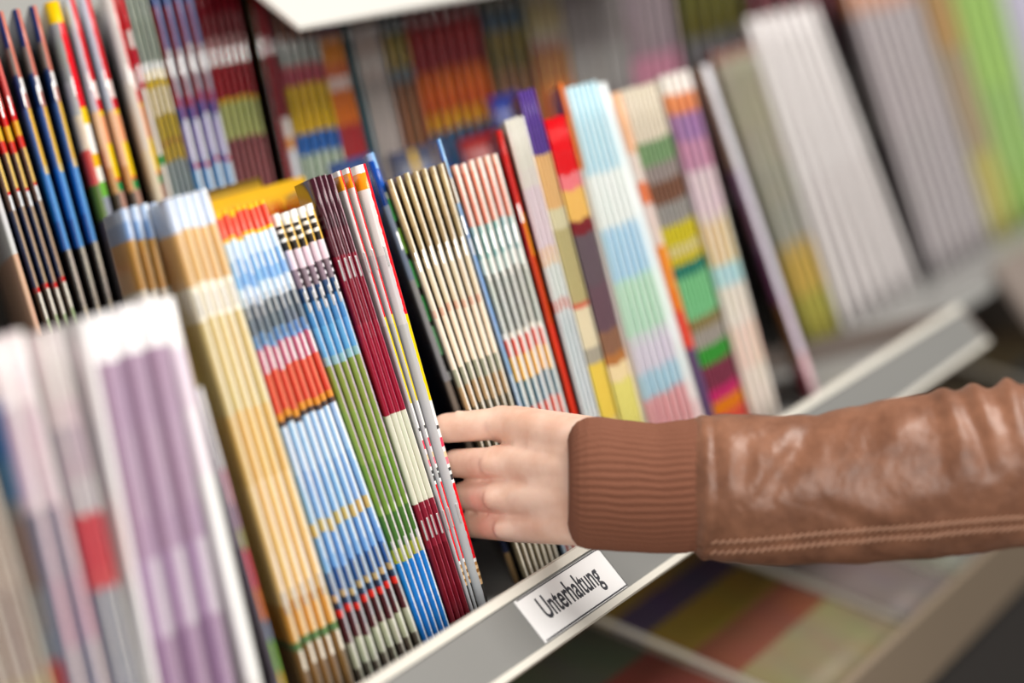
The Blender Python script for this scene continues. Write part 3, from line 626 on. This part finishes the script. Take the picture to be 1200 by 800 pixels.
# sleeve outline in the picture: (px, top, bottom)
def interp(tab, u):
    for a, b2 in zip(tab, tab[1:]):
        if u <= b2[0]:
            k = (u-a[0])/(b2[0]-a[0]); k = max(0, k); k2 = k*k*(3-2*k)*.5+k*.5
            return a[1]+(b2[1]-a[1])*k2, a[2]+(b2[2]-a[2])*k2
    return tab[-1][1:]
def adepth(u): return 1.185 + (u-742)*(-.035/460)
def tube(tab, u0, u1, nu, nv, disp, cap_in=True, flat=.82):
    bm = bmesh.new(); rings = []
    for i in range(nu+1):
        u = u0+(u1-u0)*i/nu
        tp, bt = interp(tab, u); d = adepth(u)
        cpt = at_depth(u, (tp+bt)/2, d); r = (bt-tp)/2*d/FPX
        ring = []
        for k in range(nv):
            a = 2*math.pi*k/nv
            e = disp(u, a, tp, bt)
            ring.append(bm.verts.new(cpt + UI*math.sin(a)*(r+e) - FW*math.cos(a)*(r*flat+e) - PV))
        rings.append(ring)
    for A, B in zip(rings, rings[1:]):
        for k in range(nv): bm.faces.new((A[k], A[(k+1) % nv], B[(k+1) % nv], B[k]))
    return bm, rings
sl = [(800, 495, 640), (812, 490, 648), (826, 488, 654), (850, 485, 659), (880, 484, 661), (905, 487, 661), (930, 488, 661), (960, 484, 660), (1000, 476, 659), (1050, 467, 656), (1085, 462, 654), (1110, 455, 652), (1150, 452, 648), (1200, 444, 641), (1260, 440, 640), (1330, 428, 645), (1460, 415, 650)]
def seg_d(px, py, a, b2):
    ax, ay = a; dx, dy = b2[0]-ax, b2[1]-ay; L2 = dx*dx+dy*dy
    k = max(0, min(1, ((px-ax)*dx+(py-ay)*dy)/L2)); return math.hypot(px-ax-k*dx, py-ay-k*dy), k
folds = [((955, 487), (885, 572), -.0032, 9), ((930, 492), (868, 570), .0026, 13), ((985, 500), (900, 590), .0016, 16), ((850, 500), (846, 590), .0022, 14),
         ((868, 520), (862, 580), -.0016, 8), ((1060, 480), (1020, 530), .0026, 14), ((1120, 460), (1140, 545), -.0034, 10), ((1140, 470), (1165, 545), .003, 12),
         ((1105, 475), (1125, 545), .0026, 11), ((1175, 455), (1200, 530), -.003, 11), ((1190, 540), (1225, 500), .003, 12), ((960, 570), (1030, 600), .0016, 10),
         ((950, 585), (1010, 612), -.0014, 6), ((1040, 590), (1100, 560), .0012, 14), ((1090, 520), (1075, 560), -.0014, 9), ((1145, 540), (1120, 580), .0014, 12), ((1000, 540), (1045, 520), -.001, 10)]
def leather(u, a, tp, bt):
    py = (tp+bt)/2 - math.sin(a)*(bt-tp)/2
    e = 0
    if math.cos(a) > -.3:
        for A, B, am, wd in folds:
            d, k = seg_d(u, py, A, B); e += am*.85*math.exp(-(d/(wd*1.35))**2)*(1-.5*abs(2*k-1))
    q = Vector((u*.02, math.cos(a)*1.6, math.sin(a)*1.6))
    e += noise.noise(q)*.0012 + noise.noise(Vector((u*.055, math.cos(a)*4+u*.01, math.sin(a)*4)))*.00042 + noise.noise(Vector((u*.12, math.cos(a)*9, math.sin(a)*9+u*.03)))*.00028
    if u > 1080: e += min(1, (u-1080)/120)*.0022*math.sin(u*.16+2.2*math.sin(a*1.5)) * max(0, math.sin(a)+.35)
    # seam groove near the underside
    for off in (0,):
        dd = py - seam(u, 7); e -= .0010*math.exp(-(dd/4)**2)
    if u < 830: e += .0015*math.exp(-((u-822)/7)**2) - .002*max(0, (818-u)/18)
    return e
def seam(u, off):
    return 632 + off*.9 - (u-826)*(33/374) - (u-826)*(374-(u-826))*6e-5*.6
bm, rings = tube(sl, 806, 1458, 330, 150, leather)
bm.faces.new(rings[-1])
M_lea = bpy.data.materials.new('brown_leather'); M_lea.use_nodes = True
nt = M_lea.node_tree; b = nt.nodes['Principled BSDF']
tc = nt.nodes.new('ShaderNodeTexCoord')
nz = nt.nodes.new('ShaderNodeTexNoise'); nz.inputs['Scale'].default_value = 42; nz.inputs['Detail'].default_value = 7; nz.inputs['Roughness'].default_value = .65
rp = nt.nodes.new('ShaderNodeValToRGB'); rp.color_ramp.elements[0].color = lin('68422f'); rp.color_ramp.elements[1].color = lin('92644c')
rp.color_ramp.elements[0].position = .3; rp.color_ramp.elements[1].position = .7
nt.links.new(tc.outputs['Object'], nz.inputs['Vector']); nt.links.new(nz.outputs['Fac'], rp.inputs[0]); nt.links.new(rp.outputs[0], b.inputs['Base Color'])
vo = nt.nodes.new('ShaderNodeTexNoise'); vo.inputs['Scale'].default_value = 130; vo.inputs['Detail'].default_value = 6; vo.inputs['Distortion'].default_value = 1.2
nt.links.new(tc.outputs['Object'], vo.inputs['Vector'])
bp = nt.nodes.new('ShaderNodeBump'); bp.inputs['Strength'].default_value = .35; bp.inputs['Distance'].default_value = .0015
nt.links.new(vo.outputs['Fac'], bp.inputs['Height']); nt.links.new(bp.outputs['Normal'], b.inputs['Normal'])
b.inputs['Roughness'].default_value = .42
sleeve = obj('jacket_sleeve', bm, M_lea, pr); sleeve['label'] = 'brown leather sleeve'
# stitching: two rows of slanted thread stitches
bm = bmesh.new()
def surf(u, py, lift):
    tp, bt = interp(sl, u); d = adepth(u); r = (bt-tp)/2*d/FPX
    s = max(-1, min(1, ((tp+bt)/2-py)/((bt-tp)/2))); a = math.asin(s)
    e = leather(u, a, tp, bt) + lift
    return at_depth(u, (tp+bt)/2, d) + UI*math.sin(a)*(r+e) - FW*math.cos(a)*(r*.82+e) - PV
for off in (0, 14):
    u = 830
    while u < 1440:
        capsule(bm, surf(u, seam(u, off)+1.2, .0003), surf(u+5, seam(u+5, off)-2.4, .0004), .00055, .00055, 6); u += 8
M_thr = mat('tan_thread', 'd2a68c', .7)
obj('stitching', bm, M_thr, sleeve)
# ribbed cuff
cf = [(664, 520, 610), (667, 508, 622), (671, 500, 632), (678, 494, 639), (688, 490, 642), (702, 489, 643), (730, 493, 645), (770, 497, 647), (800, 493, 647), (816, 488, 648), (824, 492, 645)]
NR = 52
def knit(u, a, tp, bt):
    k = 1 if 672 < u < 806 else .6
    wob = .09*math.sin(u*.03+a*2) + .03*math.sin(u*.09+a*5)
    e = .00115*k*(abs(math.sin(NR*(a+wob*.25)/2))**.7 - .5)
    if u > 800: e -= .0016*(u-800)/24
    return e
bm, rings = tube(cf, 665, 822, 90, 440, knit)
# turned-in edge around the wrist
ring = rings[0]; cen = sum((v.co for v in ring), Vector())/len(ring)
inner = [bm.verts.new(cen + (v.co-cen)*.9 + RI*.012) for v in ring]
for k in range(len(ring)): bm.faces.new((ring[k], inner[k], inner[(k+1) % len(ring)], ring[(k+1) % len(ring)]))
M_knit = mat('brown_ribbed_knit', '80523f', .85, 0, .25, (900, .5))
obj('ribbed_cuff', bm, M_knit, sleeve)
